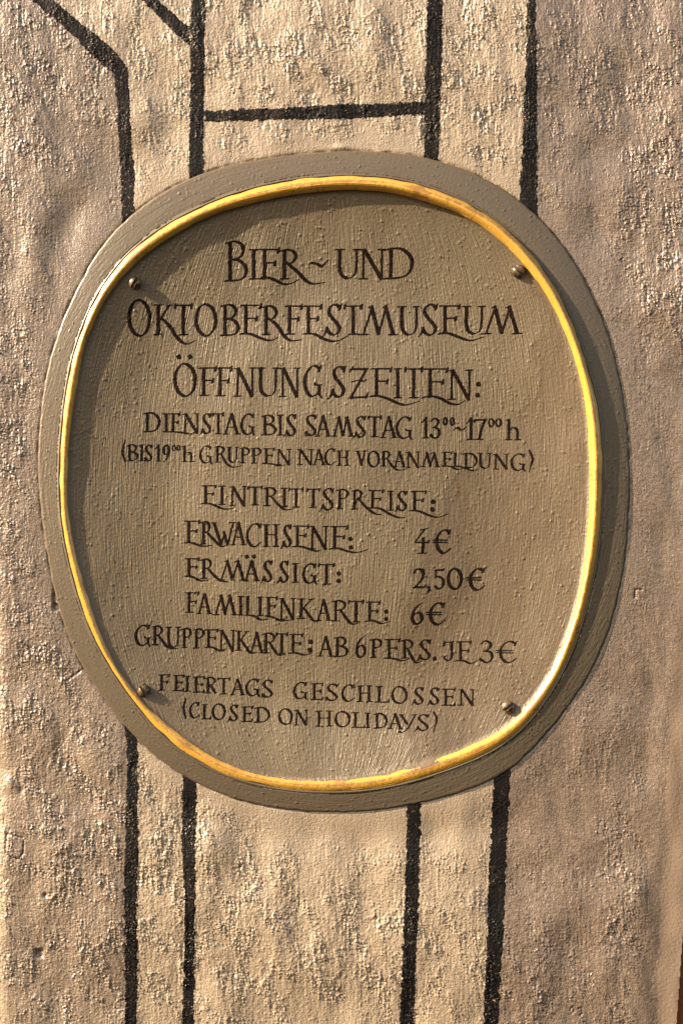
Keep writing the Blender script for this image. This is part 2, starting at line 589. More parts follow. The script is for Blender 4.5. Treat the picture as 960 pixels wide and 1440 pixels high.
# painted bands
STRIPES = [
    [(5, -60), (45, 0), (95, 42), (128, 76), (160, 104), (165, 150), (167, 200), (169, 235), (172, 315), (176, 345), (196, 345), (189, 320), (189, 240), (185, 200), (183, 150),
     (180, 97), (165, 75), (136, 49), (107, 27), (75, 0), (40, -60)],
    [(150, -60), (200, 0), (222, 22), (245, 46), (267, 64), (267.5, 39), (250, 25), (232, 8), (222, 0), (178, -60)],
    [(270, -60), (269, 0), (268, 75), (267, 150), (266, 240), (266, 270), (286, 270), (286, 240), (286, 190), (287, 150), (288, 60), (289, 0), (290, -60)],
    [(287.5, 156), (330, 154), (400, 152), (480, 146.5), (540, 146), (595, 143), (595.5, 161), (540, 164), (480, 167), (400, 168.5), (340, 170), (287, 171)],
    [(601, -60), (600, 0), (598, 75), (596, 145), (595, 220), (595, 245), (616, 245), (616.5, 220), (618, 150), (620, 100), (622, 0), (623, -60)],
    [(742, -60), (741, 0), (737, 125), (733, 225), (730, 280), (730, 320), (757, 320), (755, 290), (754, 225), (754, 125), (752, 0), (752, -60)],
    [(175, 1010), (177, 1040), (179, 1080), (177.5, 1155), (175, 1230), (176, 1330), (175, 1440), (175, 1510), (192, 1510), (192, 1440), (194, 1380), (193, 1280), (195, 1180),
     (194, 1080), (193, 1045), (193, 1010)],
    [(256, 1060), (256.5, 1100), (256, 1180), (258, 1230), (260, 1280), (259, 1355), (256, 1440), (256, 1510), (272, 1510), (272.5, 1440), (274, 1330), (275, 1230), (276, 1150),
     (276.5, 1100), (276, 1060)],
    [(572, 1100), (571.5, 1128), (571, 1205), (567.5, 1280), (565, 1355), (561.5, 1440), (560, 1510), (580, 1510), (581.5, 1440), (584, 1355), (587.5, 1280), (590, 1205),
     (591.5, 1128), (592, 1100)],
    [(695, 1070), (694, 1095), (689, 1180), (686, 1255), (682.5, 1355), (679, 1440), (677, 1510), (698, 1510), (700, 1440), (704, 1355), (709, 1280), (712.5, 1180),
     (717.5, 1090), (719, 1070)]]
upL = np.interp(WY, [-60, 0, 42, 76, 97, 150, 240, 320], [22, 60, 101, 132, 170, 174, 179, 181])
upR = np.interp(WY, [-60, 0, 125, 225, 320], [747, 747, 745, 743, 742])
loL = np.full(shp, 185.0)
loR = np.interp(WY, [1070, 1180, 1280, 1440, 1510], [706, 701, 697, 690, 688])
up = WY < 680
tint = np.where(up, (WX > upL) & (WX < upR), (WX > loL) & (WX < loR)).astype(float)
tint += 0.55 * (1 - tint) * (WX < 170) * smoothstep(760, 1150, WY) * (0.5 + 0.3 * np.tanh(band_noise(shp, WST, 40, 120, 31)))
tint = np.maximum(tint, 0.75 * smoothstep(18, 4, WX) * smoothstep(980, 1080, WY))

wall_pts = P(WX, WY, H)
vidx = np.arange(WX.size).reshape(shp)
q = np.stack([vidx[:-1, :-1], vidx[1:, :-1], vidx[1:, 1:], vidx[:-1, 1:]], -1)
keep = dsign[:-1, :-1] > -9
right_cut = np.interp(WY, [-100, 700, 1300, 1440, 1520], [1060, 1000, 960, 950, 944])
keep &= (WX < right_cut)[:-1, :-1]
is_strip = ed[:-1, :-1] > 5
wall_f, strip_f = q[keep & ~is_strip], q[keep & is_strip]


def sub_mesh(name, f, pts, attrs):
    used = np.unique(f)
    remap = -np.ones(pts.shape[0], np.int64)
    remap[used] = np.arange(len(used))
    me = np_mesh(name, pts[used], [remap[f]])
    for k, a in attrs.items():
        point_attr(me, k, a.ravel()[used])
    return me


wp = wall_pts.reshape(-1, 3)
wall = link(bpy.data.objects.new("wall", sub_mesh("wall", wall_f, wp, {'tint': tint, 'dirt': dirt})))
wall.data.materials.append(M_PLASTER)
wall['kind'] = 'structure'
wall['label'] = 'rough beige plastered wall with black painted bands behind the oval sign'
strip = link(bpy.data.objects.new("edge_strip", sub_mesh("edge_strip", strip_f, wp, {'tint': tint})), wall)
strip.data.materials.append(M_STRIP)
strip['label'] = 'smooth speckled render along the right edge of the wall'

ry_ = np.linspace(-55, 1500, 120)
rx_ = np.interp(ry_, [-100, 700, 1300, 1440, 1520], [1060, 1000, 960, 950, 944]) - 0.8
rows = np.stack([P(rx_, ry_, -2.6), P(rx_ + 1.2, ry_, -4.5), P(rx_ + 1.2, ry_, -60)], 1).reshape(-1, 3)
ri = np.arange(len(ry_) - 1)
rf = np.concatenate([np.stack([ri * 3 + k, ri * 3 + k + 3, ri * 3 + k + 4, ri * 3 + k + 1], -1) for k in (0, 1)])
ret = link(bpy.data.objects.new("wall_return", np_mesh("wall_return", rows, [rf])), wall)
ret.data.materials.append(M_STRIP)

wob = band_noise(shp, WST, 7, 12, 41) * 0.55 + band_noise(shp, WST, 3, 3, 42) * 0.38
for poly in STRIPES:
    xs, ys = [p[0] for p in poly], [p[1] for p in poly]
    i0, i1 = max(int((min(xs) - 8 - WX0) / WST), 0), min(int((max(xs) + 8 - WX0) / WST), WNX)
    j0, j1 = max(int((min(ys) - 8 - WY0) / WST), 0), min(int((max(ys) + 8 - WY0) / WST), WNY)
    sl = (slice(j0, j1), slice(i0, i1))
    F = poly_sdf(WX[sl], WY[sl], poly) + wob[sl] * 1.4
    F = np.minimum(F, dsign[sl] + 7.5)
    F[0, :] = F[-1, :] = -1
    mx, my, fc, dep = marching(F, WX[sl], WY[sl])
    hh = bilinear(H, WX0, WY0, WST, mx, my) + 0.10 + 0.22 * np.clip(dep, 0, 1)
    me = np_mesh("painted_band", P(mx, my, hh), fc)
    me.materials.append(M_STRIPE)
    link(bpy.data.objects.new("painted_band", me), wall)

# brown wood seen past the wall's right edge
wood_pts = P(np.array([925, 1120, 1120, 925]), np.array([-60, -60, 1505, 1505]), np.array([-14] * 4))
wood_back = P(np.array([925, 1120, 1120, 925]), np.array([-60, -60, 1505, 1505]), np.array([-90] * 4))
wv = np.concatenate([wood_pts, wood_back])
wood = link(bpy.data.objects.new("door_frame", np_mesh("door_frame", wv, [[(0, 3, 2, 1), (4, 5, 6, 7), (0, 1, 5, 4), (1, 2, 6, 5), (2, 3, 7, 6), (3, 0, 4, 7)]], False)))
bev = wood.modifiers.new("bevel", 'BEVEL')
bev.width = 0.002
bev.segments = 3
wood.data.materials.append(M_WOOD)
wood['label'] = 'reddish brown wooden frame just visible past the wall at the lower right corner'
wood['category'] = 'door frame'

# ------------------------------------------------------------------ the sign
RIGHT = ((1 + np.cos(TH + math.radians(50))) / 2) ** 2        # the moulding stands prouder on the right
BEAD_TOP = 8.6 + 11.0 * RIGHT
sign = bpy.data.objects.new("museum_sign", None)
sign.empty_display_size = 0.05
link(sign)
sign['label'] = 'rounded olive painted sign with gilded moulding and hand-lettered museum opening hours'
sign['category'] = 'sign'

FX0, FY0, FST = 80.0, 250.0, 1.2
FNX, FNY = int((845 - FX0) / FST), int((1115 - FY0) / FST)
FX, FY = np.meshgrid(FX0 + np.arange(FNX) * FST, FY0 + np.arange(FNY) * FST)
fshp = FX.shape
fd = radius(R_BI, FX, FY) - np.hypot(FX - CX, FY - CY)      # distance inside the bead
_d = np.arange(-12, 460, 1.0)
_s = np.interp(_d, [-12, 0, 40, 85, 130, 175, 340, 360], [-.16, -.16, -.15, -.11, -.03, .06, 0, 0])
_k = np.hanning(31)
_s = np.convolve(np.pad(_s, 15, 'edge'), _k / _k.sum(), 'valid') - 0.5 * np.exp(-(np.maximum(_d - 1.5, 0) / 2.6) ** 2)
_h = np.cumsum(_s)
_h += 4.6 - np.interp(0, _d, _h)
Hf = np.interp(fd, _d, _h)
Hf += band_noise(fshp, FST, 90, 140, 51) * 0.45
# direction the paint was brushed: upright, following the rim towards the sides
halfw = np.sqrt(np.clip(1 - ((FY - CY) / 445) ** 2, 0.10, 1)) ** 0.55
flow = (FX - CX) / halfw + 0.03 * (FY - CY)
br = band_noise((700, 2400), 1, 2.2, 34, 52)
Hf += 0.075 * bilinear(br, -1200, 0, 1, flow, np.clip((FY - 250) * 0.8, 0, 690))
Hf += 0.10 * band_noise(fshp, FST, 2.6, 4.5, 53)
nr = np.random.default_rng(5)
dens = band_noise(fshp, FST, 45, 70, 54)
nib = np.zeros(fshp)


def add_nib(x, y, r, h):
    i, j = int((x - FX0) / FST), int((y - FY0) / FST)
    k = int(r * 2.2 / FST) + 2
    sl = (slice(max(j - k, 0), j + k + 1), slice(max(i - k, 0), i + k + 1))
    nib[sl] = np.maximum(nib[sl], h * np.exp(-((FX[sl] - x) ** 2 + (FY[sl] - y) ** 2) / (r * r)))


cnt = 0
while cnt < 2600:
    x, y = nr.uniform(95, 830), nr.uniform(262, 1100)
    i, j = int((x - FX0) / FST), int((y - FY0) / FST)
    if fd[j, i] < 3 or nr.uniform(-1.4, 2.2) > dens[j, i] + 0.4 * (y > 900):
        continue
    cnt += 1
    r = nr.uniform(0.80, 1.25) * (1.5 if nr.random() < 0.06 else 1)
    add_nib(x, y, r, nr.uniform(0.5, 1.35) * (1.4 if nr.random() < 0.08 else 1))
    if nr.random() < 0.07:                                  # curls of dried paint
        a = nr.uniform(0, 6.28)
        for s in range(nr.integers(3, 8)):
            x += 1.6 * math.cos(a)
            y += 1.6 * math.sin(a)
            a += nr.uniform(-0.7, 0.7)
            add_nib(x, y, 0.95, 0.5)
Hf += nib
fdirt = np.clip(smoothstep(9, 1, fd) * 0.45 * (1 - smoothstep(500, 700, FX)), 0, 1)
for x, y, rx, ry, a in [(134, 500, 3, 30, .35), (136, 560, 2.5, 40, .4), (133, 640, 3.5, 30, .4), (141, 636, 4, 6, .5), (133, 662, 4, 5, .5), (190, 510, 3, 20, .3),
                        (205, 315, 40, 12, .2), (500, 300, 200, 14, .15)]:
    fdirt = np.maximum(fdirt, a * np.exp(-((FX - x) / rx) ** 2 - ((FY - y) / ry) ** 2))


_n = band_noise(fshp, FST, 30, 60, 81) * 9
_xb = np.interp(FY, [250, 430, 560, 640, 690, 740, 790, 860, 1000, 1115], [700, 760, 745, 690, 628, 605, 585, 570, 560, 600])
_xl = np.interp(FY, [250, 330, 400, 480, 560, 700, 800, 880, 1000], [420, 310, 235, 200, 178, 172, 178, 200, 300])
brown_mask = np.maximum(smoothstep(-2, 8, FX + _n * 0.8 - _xb) * 0.9, smoothstep(12, -12, FX + _n - _xl) * 0.4)  # repainted area at right, plus weaker browner bands at left and top
brown_mask = np.maximum(brown_mask, smoothstep(14, -10, FY + _n - 312) * 0.4)
brown_mask *= 0.8 + 0.2 * np.tanh(band_noise(fshp, FST, 20, 60, 82))


def uv_flow(me, vx, vy):
    hw = np.sqrt(np.clip(1 - ((vy - CY) / 445) ** 2, 0.10, 1)) ** 0.55
    fl = (vx - CX) / hw + 0.03 * (vy - CY)
    uvl = me.uv_layers.new(name='flow')
    li = np.zeros(len(me.loops), np.int32)
    me.loops.foreach_get('vertex_index', li)
    uvl.data.foreach_set('uv', np.stack([fl[li], vy[li]], -1).astype(np.float32).ravel())


fp = P(FX, FY, Hf).reshape(-1, 3)
fi = np.arange(FX.size).reshape(fshp)
fq = np.stack([fi[:-1, :-1], fi[1:, :-1], fi[1:, 1:], fi[:-1, 1:]], -1)[fd[:-1, :-1] > -4.5]
used = np.unique(fq)
me = sub_mesh("face_panel", fq, fp, {'dirt': fdirt, 'brown_mask': brown_mask})
uv_flow(me, FX.ravel()[used], FY.ravel()[used])
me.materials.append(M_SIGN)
link(bpy.data.objects.new("face_panel", me), sign)


def ring(name, rad_rows, h_rows, mat, attrs=None, dirt_rows=None):
    rad, hh = np.array(rad_rows), np.array(h_rows)
    n = rad.shape[0]
    x = CX + rad * np.cos(TH)
    y = CY + rad * np.sin(TH)
    pts = P(x, y, hh).reshape(-1, 3)
    idx = np.arange(n * N_TH).reshape(n, N_TH)
    nxt = np.roll(idx, -1, axis=1)
    f = np.stack([idx[:-1], idx[1:], nxt[1:], nxt[:-1]], -1).reshape(-1, 4)
    me = np_mesh(name, pts, [f])
    for k, a in (attrs or {}).items():
        point_attr(me, k, np.array(a).ravel())
    uvl = me.uv_layers.new(name='flow')
    li = np.zeros(len(me.loops), np.int32)
    me.loops.foreach_get('vertex_index', li)
    turn = np.minimum(TH, 2 * np.pi - TH)
    uv = np.stack([rad + 0 * TH - 400, np.broadcast_to(turn * 400, rad.shape)], -1).reshape(-1, 2)
    uvl.data.foreach_set('uv', uv[li].astype(np.float32).ravel())
    me.materials.append(mat)
    o = link(bpy.data.objects.new(name, me), sign)
    return o, x, y


def wave(seed, cut, amp):
    r = np.random.default_rng(seed)
    f = np.fft.rfft(r.standard_normal(N_TH))
    k = np.arange(len(f))
    f *= np.exp(-(k / cut) ** 2)
    f[0] = 0
    v = np.fft.irfft(f, N_TH)
    return v / v.std() * amp


# gilded bead: rounded moulding, its edges painted by hand
bw = R_BO - R_BI
rows_r, rows_h, wear = [], [], []
NB = 22
wv1 = wave(3, 60, 0.08)
for k in range(NB + 1):
    t = k / NB                                   # outer foot to inner foot
    rad = R_BO + wave(1, 90, 0.35) * (t < .08) - bw * t - wave(2, 90, 0.28) * (t > .9)
    prof = math.sin(math.pi * (0.06 + 0.88 * t)) ** 0.68
    foot = (5.2 + 2.5 * RIGHT) * (1 - t) + 3.0 * t
    hgt = foot + (BEAD_TOP - foot) * prof
    rows_r.append(rad)
    rows_h.append(hgt + wave(40 + k % 3, 70, 0.12))
    wear.append(0.37 + 0.34 * np.exp(-((t - 0.60 + 0.27 * RIGHT) / 0.10) ** 2) + wv1)
ring("gilded_bead", rows_r, rows_h, M_GOLD, {'wear': wear})

# outer rim: lip beside the bead, flange falling to the wall, thin edge
prof = [(-1.0, 3.0), (0.0, 5.4), (1.2, 6.9), (2.6, 7.0), (3.6, 6.0), (4.6, 5.6)]
rw = R_OUT - R_BO
rows_r, rows_h, dr = [], [], []
for d_, h_ in prof:
    rows_r.append(R_BO + d_)
    rows_h.append(h_ + 2.5 * RIGHT)
    dr.append(np.zeros(N_TH))
NR = 26
nz = np.random.default_rng(8)
base_noise = band_noise((NR + 4, N_TH), 1.35, 4, 5, 61)
big_noise = band_noise((NR + 4, N_TH), 1.35, 70, 9, 62)
for k in range(NR + 1):
    t = k / NR
    rows_r.append(R_BO + 4.6 + (rw - 4.6 - 2.6) * t)
    h = 5.6 + 2.5 * RIGHT - (3.4 + 2.5 * RIGHT) * t ** (1.05 + 0.5 * RIGHT)
    spk = np.maximum(base_noise[k] - 1.7, 0) * 0.55
    rows_h.append(h + base_noise[k] * 0.04 + big_noise[k] * 0.035 + spk)
    dr.append(np.zeros(N_TH) + 0.15 * (t > .96))
for d_, h_ in ((-1.9, 1.9), (-0.7, 0.9), (0.0, -0.6), (0.0, -3.0), (-3.0, -7.0)):
    rows_r.append(R_OUT + d_ + wave(9, 200, 0.25))
    rows_h.append(np.full(N_TH, h_))
    dr.append(np.full(N_TH, 0.5))
ring("outer_rim", rows_r, rows_h, M_RIM, {'dirt': dr})


# screws
def make_screw(x, y, ang, r):
    h0 = float(bilinear(Hf - nib, FX0, FY0, FST, np.array([x]), np.array([y]))[0])
    # raised round head cut from a grid with a slot
    n = 96
    g = np.linspace(-r * 1.04, r * 1.04, n)
    gx, gy = np.meshgrid(g, g)
    d = np.hypot(gx, gy)
    ca, sa = math.cos(ang), math.sin(ang)
    across = -gx * sa + gy * ca
    top = 4.5 + 6.2 * np.sqrt(np.clip(1 - (d / (r * 1.0)) ** 2, 0, 1))
    slot = smoothstep(2.05, 1.85, np.abs(across))
    hh = top - slot * np.clip(top - 0.8, 0, None)
    F = r - d
    mx, my, fc, dep = marching(F, gx, gy)
    hz = bilinear(hh, g[0], g[0], g[1] - g[0], mx, my)
    me = np_mesh("screw", P(x + mx, y + my, np.where(dep <= 0, h0 - 1.5, h0 - 1.0 + hz)), fc, False)
    me.materials.append(M_SCREW)
    o = link(bpy.data.objects.new("screw", me), sign)
    return o


for x, y, ang, r in ((190, 398.5, -1.05, 8.8), (728.5, 382, 0.85, 9.6), (203, 971, 0.95, 8.9), (713.5, 994, -0.65, 9.2)):
    make_screw(x, y, ang, r)

# ------------------------------------------------------------------ lettering
NIB_ANGLE = math.radians(-22)         # long axis of the flat brush, rising to the right


def glyph(c, sw=None):
    """strokes in a unit box: (points, smooth, scale). scale may be a pair for a taper"""
    t = .75
    if c == 'I':
        return [([(.5, 0), (.5, 1)], 0, 1), ([(.08, 0), (.92, 0)], 0, t), ([(.08, 1), (.92, 1)], 0, t)]
    if c == 'T':
        return [([(.03, .0), (.97, .0)], 0, .8), ([(.04, -.05), (.02, .11)], 0, .7), ([(.98, -.06), (.96, .11)], 0, .75), ([(.5, 0), (.49, 1)], 0, 1),
                ([(.27, 1), (.74, 1)], 0, t)]
    if c in 'EF':
        g = [([(.28, 0), (.27, 1)], 0, 1), ([(.04, 0), (.93, .0)], 0, .8), ([(1.0, -.06), (.95, .11)], 0, (.6, .9)),
             ([(.28, .46), (.76, .455)], 0, .8), ([(.82, .38), (.78, .54)], 0, (.6, .9))]
        if c == 'F':
            g.append(([(.04, 1), (.55, 1)], 0, t))
        elif sw:
            g.append(([(.02, 1), (.35, .985)], 0, t))
        else:
            g += [([(.04, 1), (.9, 1)], 0, .85), ([(.98, .84), (.93, 1.02)], 0, (.6, .9))]
        return g
    if c == 'B':
        return [([(.23, .03), (.22, 1)], 0, 1), ([(.03, .05), (.42, -.0), (.72, .07), (.83, .22), (.68, .40), (.26, .48)], 1, .95),
                ([(.3, .46), (.68, .50), (.93, .66), (.93, .84), (.68, .98), (.02, 1.01)], 1, .98)]
    if c == 'D':
        return [([(.23, .02), (.22, 1)], 0, 1), ([(.03, .05), (.32, -.01), (.64, .04), (.9, .28), (.95, .58), (.8, .86), (.52, .98), (.02, 1.01)], 1, 1)]
    if c in 'PR':
        g = [([(.27, .02), (.26, 1)], 0, 1), ([(.04, .05), (.45, -.0), (.8, .07), (.93, .22), (.8, .40), (.52, .48), (.32, .47)], 1, .92),
             ([(.03, 1), (.5, 1)], 0, t)]
        if c == 'R' and not sw:
            g.append(([(.45, .48), (.72, .72), (.97, .98), (1.05, 1.0)], 1, .95))
        return g
    if c in 'O0':
        return [([(.5, 0), (.82, .13), (.985, .42), (.93, .74), (.72, .95), (.48, 1), (.17, .86), (.015, .56), (.08, .24), (.27, .05)], 2, 1)]
    if c in 'C€':
        g = [([(.90, .09), (.66, .0), (.34, .07), (.08, .32), (.03, .62), (.22, .90), (.56, 1.0), (.97, .80)], 1, (1, 1, 1, 1, 1, 1, .95, .75)),
             ([(1.0, -.02), (.87, .18)], 0, (.5, .95))]
        if c == '€':
            g += [([(-.2, .43), (.72, .435)], 0, .72), ([(-.2, .53), (.74, .54)], 0, .72)]
        return g
    if c == 'G':
        return [([(.88, .09), (.62, .0), (.32, .07), (.06, .32), (.02, .62), (.2, .90), (.5, 1.0), (.86, .86)], 1, (1, 1, 1, 1, 1, 1, .95, .8)),
                ([(.98, -.02), (.86, .18)], 0, (.5, .95)), ([(.88, .63), (.88, .92)], 0, .95), ([(.62, .56), (.66, .625), (1.0, .63)], 0, .75),
                ([(.86, .88), (1.02, 1.05)], 0, (.9, .6))]
    if c in 'Ss':
        lead = ([(-.30, 1.07), (-.08, .93), (.04, .74)], 1, (.55, .8, .8)) if c == 's' else ([(-.02, 1.03), (.04, .80)], 0, (.5, .9))
        return [([(.93, .10), (.68, .0), (.34, .03), (.14, .18), (.27, .37), (.64, .57), (.90, .76), (.78, .94), (.44, 1.0), (.12, .90), (.03, .80)], 1, 1),
                ([(1.04, -.03), (.90, .17)], 0, (.5, .9)), lead]
    if c == 'A':
        return [([(.5, .0), (.15, 1)], 0, .75), ([(.5, -.02), (.85, 1)], 0, 1), ([(.27, .66), (.72, .66)], 0, .7), ([(.02, 1), (.28, 1)], 0, t),
                ([(.70, 1), (.99, 1)], 0, t), ([(.42, .03), (.5, -.02)], 0, .6)]
    if c == 'M':
        return [([(.13, 1), (.36, .02)], 0, .72), ([(.34, .0), (.52, .99)], 0, 1), ([(.52, .99), (.72, .02)], 0, .72), ([(.70, .0), (.90, 1)], 0, 1),
                ([(.01, 1), (.24, 1)], 0, t), ([(.79, 1), (1, 1)], 0, t), ([(.27, .05), (.35, -.02)], 0, .65), ([(.62, .06), (.71, -.02)], 0, .65)]
    if c == 'N':
        return [([(.17, .02), (.15, 1)], 0, .66), ([(.02, .02), (.2, .0)], 0, t), ([(.19, .0), (.87, 1.02)], 0, 1.0), ([(.89, 0), (.88, 1.0)], 0, .62),
                ([(.76, 0), (1, 0)], 0, t), ([(.01, 1), (.31, 1)], 0, t)]
    if c == 'U':
        return [([(.19, 0), (.18, .62), (.27, .88), (.48, 1.0)], 1, 1), ([(.46, 1.0), (.70, .94), (.84, .72), (.87, 0)], 1, .7), ([(.01, 0), (.36, 0)], 0, t),
                ([(.73, 0), (1, 0)], 0, t)]
    if c == 'H':
        return [([(.2, 0), (.2, 1)], 0, 1), ([(.8, 0), (.8, 1)], 0, .9), ([(.2, .46), (.8, .46)], 0, .75), ([(.02, 0), (.37, 0)], 0, t), ([(.64, 0), (.98, 0)], 0, t),
                ([(.02, 1), (.37, 1)], 0, t), ([(.64, 1), (.98, 1)], 0, t)]
    if c == 'L':
        g = [([(.27, 0), (.26, 1)], 0, 1), ([(.03, 0), (.5, 0)], 0, t)]
        return g + ([([(.02, 1), (.3, 1)], 0, t)] if sw else [([(.03, 1), (.9, 1)], 0, .85), ([(.99, .82), (.93, 1.02)], 0, (.6, .9))])
    if c == 'K':
        return [([(.24, 0), (.22, 1)], 0, 1), ([(.28, .56), (.58, .26), (.86, .02)], 0, .75), ([(.72, .02), (1, .0)], 0, t), ([(.02, 0), (.42, 0)], 0, t),
                ([(.0, 1), (.42, 1)], 0, t)]
    if c == 'V':
        return [([(.2, 0), (.54, .98)], 0, 1), ([(.54, .98), (.85, 0)], 0, .72), ([(.0, 0), (.36, 0)], 0, t), ([(.7, 0), (1, 0)], 0, t)]
    if c == 'Z':
        return [([(.10, .02), (.95, .02)], 0, 1.15), ([(.2, -.08), (.04, .10)], 0, (.5, .9)), ([(.92, .02), (.08, .98)], 0, .95), ([(.03, 1.0), (.9, .98)], 0, 1.1),
                ([(1.0, .82), (.88, 1.0)], 0, (.5, .9)), ([(.12, .46), (.5, .40), (.78, .44), (.9, .38)], 1, .7)]
    if c == 'J':
        return [([(.80, .03), (.82, .72), (.68, .94), (.38, 1.0), (.1, .86)], 1, (1, 1, .95, .8, .7)), ([(.10, .05), (.95, .0)], 0, .8), ([(.12, -.04), (.02, .20)], 0, (.6, .95)),
                ([(.14, .76), (.06, .90)], 0, .8)]
    if c == '1':
        return [([(.62, .0), (.60, 1)], 0, 1), ([(.02, .24), (.3, .14), (.62, -.01)], 0, .8), ([(.08, 1), (1.0, 1)], 0, t)]
    if c == '3':
        return [([(.08, .13), (.40, .0), (.80, .08), (.83, .27), (.55, .42), (.30, .46)], 1, .95), ([(.36, .45), (.8, .52), (.97, .74), (.78, .95), (.42, 1.0), (.04, .86)], 1, .98),
                ([(.04, .80), (.03, .90)], 0, .8)]
    if c == '7':
        return [([(.06, .04), (.95, .02)], 0, 1.2), ([(.93, .03), (.58, .5), (.42, 1)], 1, 1.05), ([(.12, 1), (.72, 1)], 0, t), ([(.06, .02), (.02, .14)], 0, .7)]
    if c == '2':
        return [([(.08, .22), (.25, .05), (.55, .0), (.84, .12), (.88, .34), (.6, .68), (.08, .97)], 1, (.8, .9, 1, 1, 1, .85, .7)), ([(.05, .99), (.55, .96), (.85, .98), (1.0, .92)], 1, 1.05)]
    if c == '5':
        return [([(.18, .05), (.92, .03)], 0, 1.15), ([(1.0, -.02), (.88, .08)], 0, .7), ([(.2, .05), (.12, .42)], 0, .65), ([(.12, .43), (.45, .37), (.85, .5), (.95, .74), (.75, .95), (.4, 1.0), (.04, .86)], 1, .92)]
    if c == '6':
        return [([(.92, .0), (.45, .16), (.10, .46), (.04, .76), (.25, .98), (.58, 1.0), (.92, .84), (.92, .60), (.68, .45), (.3, .5), (.12, .62)], 1, (.6, .9, 1, 1, 1, 1, 1, 1, .9, .8, .7))]
    if c == '9':
        return [([(.08, 1.0), (.55, .84), (.90, .54), (.96, .24), (.75, .02), (.42, .0), (.08, .16), (.08, .40), (.32, .55), (.7, .5), (.88, .38)], 1, (.6, .9, 1, 1, 1, 1, 1, 1, .9, .8, .7))]
    if c == 'h':
        return [([(.2, 0), (.2, 1)], 0, 1), ([(.02, .03), (.2, .0)], 0, t), ([(.2, .60), (.45, .41), (.70, .44), (.79, .62), (.80, 1)], 1, (.7, .85, .95, .95, .9)),
                ([(.0, 1), (.38, 1)], 0, t), ([(.62, 1), (1, 1)], 0, t)]
    raise KeyError(c)


ROUND = set('OCGSs€03569J2')
letter_count = 0


def letter(ch, x0, x1, yt, yb, W, swash=None, extra=None, thin=0.40, dots=None, label=None):
    """build one painted letter; box in drawing units, swash/extra = strokes in drawing units"""
    global letter_count
    W = W * (1.05 if W > 5.1 else 0.98)
    a, b = W / 2, W / 2 * (thin + 0.03)
    strokes = []
    if ch:
        if ch in ROUND:
            bx0, bx1, by0, by1 = x0 + a * .9, x1 - a * .9, yt + b * 1.1, yb - b * 1.1
        else:
            bx0, bx1, by0, by1 = x0 + b, x1 - b, yt + b, yb - b
        jr = np.random.default_rng(int(x0 * 7 + yb * 13))
        for pts, sm, sc in glyph(ch, swash):
            pp = [(bx0 + u * (bx1 - bx0) + jr.normal(0, .10), by0 + v * (by1 - by0) + jr.normal(0, .10)) for u, v in pts]
            strokes.append((pp, sm, sc))
    if swash:
        n = len(swash)
        strokes.append((swash, 1, tuple(np.interp(np.linspace(0, 1, n), [0, .25, .6, 1], [.75, 1.0, 1.0, .6]))))
    for e in (extra or []):
        strokes.append(e)
    c, s = math.cos(-NIB_ANGLE), math.sin(-NIB_ANGLE)

    def tr(x, y):
        return (x * c - y * s) / a, (x * s + y * c) / b
    allp = [p for st in strokes for p in st[0]] + [(d[0], d[1]) for d in (dots or [])]
    g = 0.62 if W > 4.4 else 0.56
    mx0, mx1 = min(p[0] for p in allp) - W, max(p[0] for p in allp) + W
    my0, my1 = min(p[1] for p in allp) - W, max(p[1] for p in allp) + W
    gx, gy = np.meshgrid(np.arange(mx0, mx1, g), np.arange(my0, my1, g))
    F = np.full(gx.shape, -9.0)
    tx, ty = tr(gx, gy)
    for pts, sm, sc in strokes:
        n0 = len(pts)
        scl = np.array(sc if isinstance(sc, (tuple, list)) else [sc] * n0, float)
        if len(scl) != n0:
            scl = np.interp(np.linspace(0, 1, n0), np.linspace(0, 1, len(scl)), scl)
        if sm == 2:
            pp = catmull(pts, 6, True)
            scl = np.full(len(pp), scl[0])
        elif sm == 1 and n0 > 2:
            pp = catmull(pts, 6)
            scl = np.interp(np.arange(len(pp)) / 6.0, np.arange(n0), scl)
        else:
            pp = [np.array(p, float) for p in pts]
        q = [tr(p[0], p[1]) for p in pp]
        f = seg_dist(tx, ty, q, scl) * b
        F = np.maximum(F, f)
    for d in (dots or []):
        rad_ = d[2]
        dx, dy = gx - d[0], gy - d[1]
        if len(d) > 3:          # lozenge
            f = rad_ * 1.08 - (np.abs(dx * .96 + dy * .28) + np.abs(dy * .96 - dx * .28))
        else:
            f = rad_ - np.hypot(dx, dy)
        F = np.maximum(F, f)
    jr = np.random.default_rng(letter_count + 99)
    ph = jr.uniform(0, 6, 4)
    F = F + 0.09 * (np.sin(gx * 1.3 + ph[0]) * np.sin(gy * 1.1 + ph[1]) + np.sin(gx * .55 + ph[2] + gy * .4) * 0.8)
    F[0] = F[-1] = -1
    F[:, 0] = F[:, -1] = -1
    mx, my, fc, dep = marching(F, gx, gy)
    hh = bilinear(Hf, FX0, FY0, FST, mx, my) + 0.06 + 0.20 * np.clip(dep / 0.7, 0, 1)
    me = np_mesh("letter", P(mx, my, hh), fc)
    me.materials.append(M_LETTER)
    o = link(bpy.data.objects.new("letter", me), sign)
    if label:
        o['label'] = label
    letter_count += 1


def dots_obj(name, dots, W=4):
    global letter_count
    letter(None, 0, 0, 0, 0, W, dots=dots)


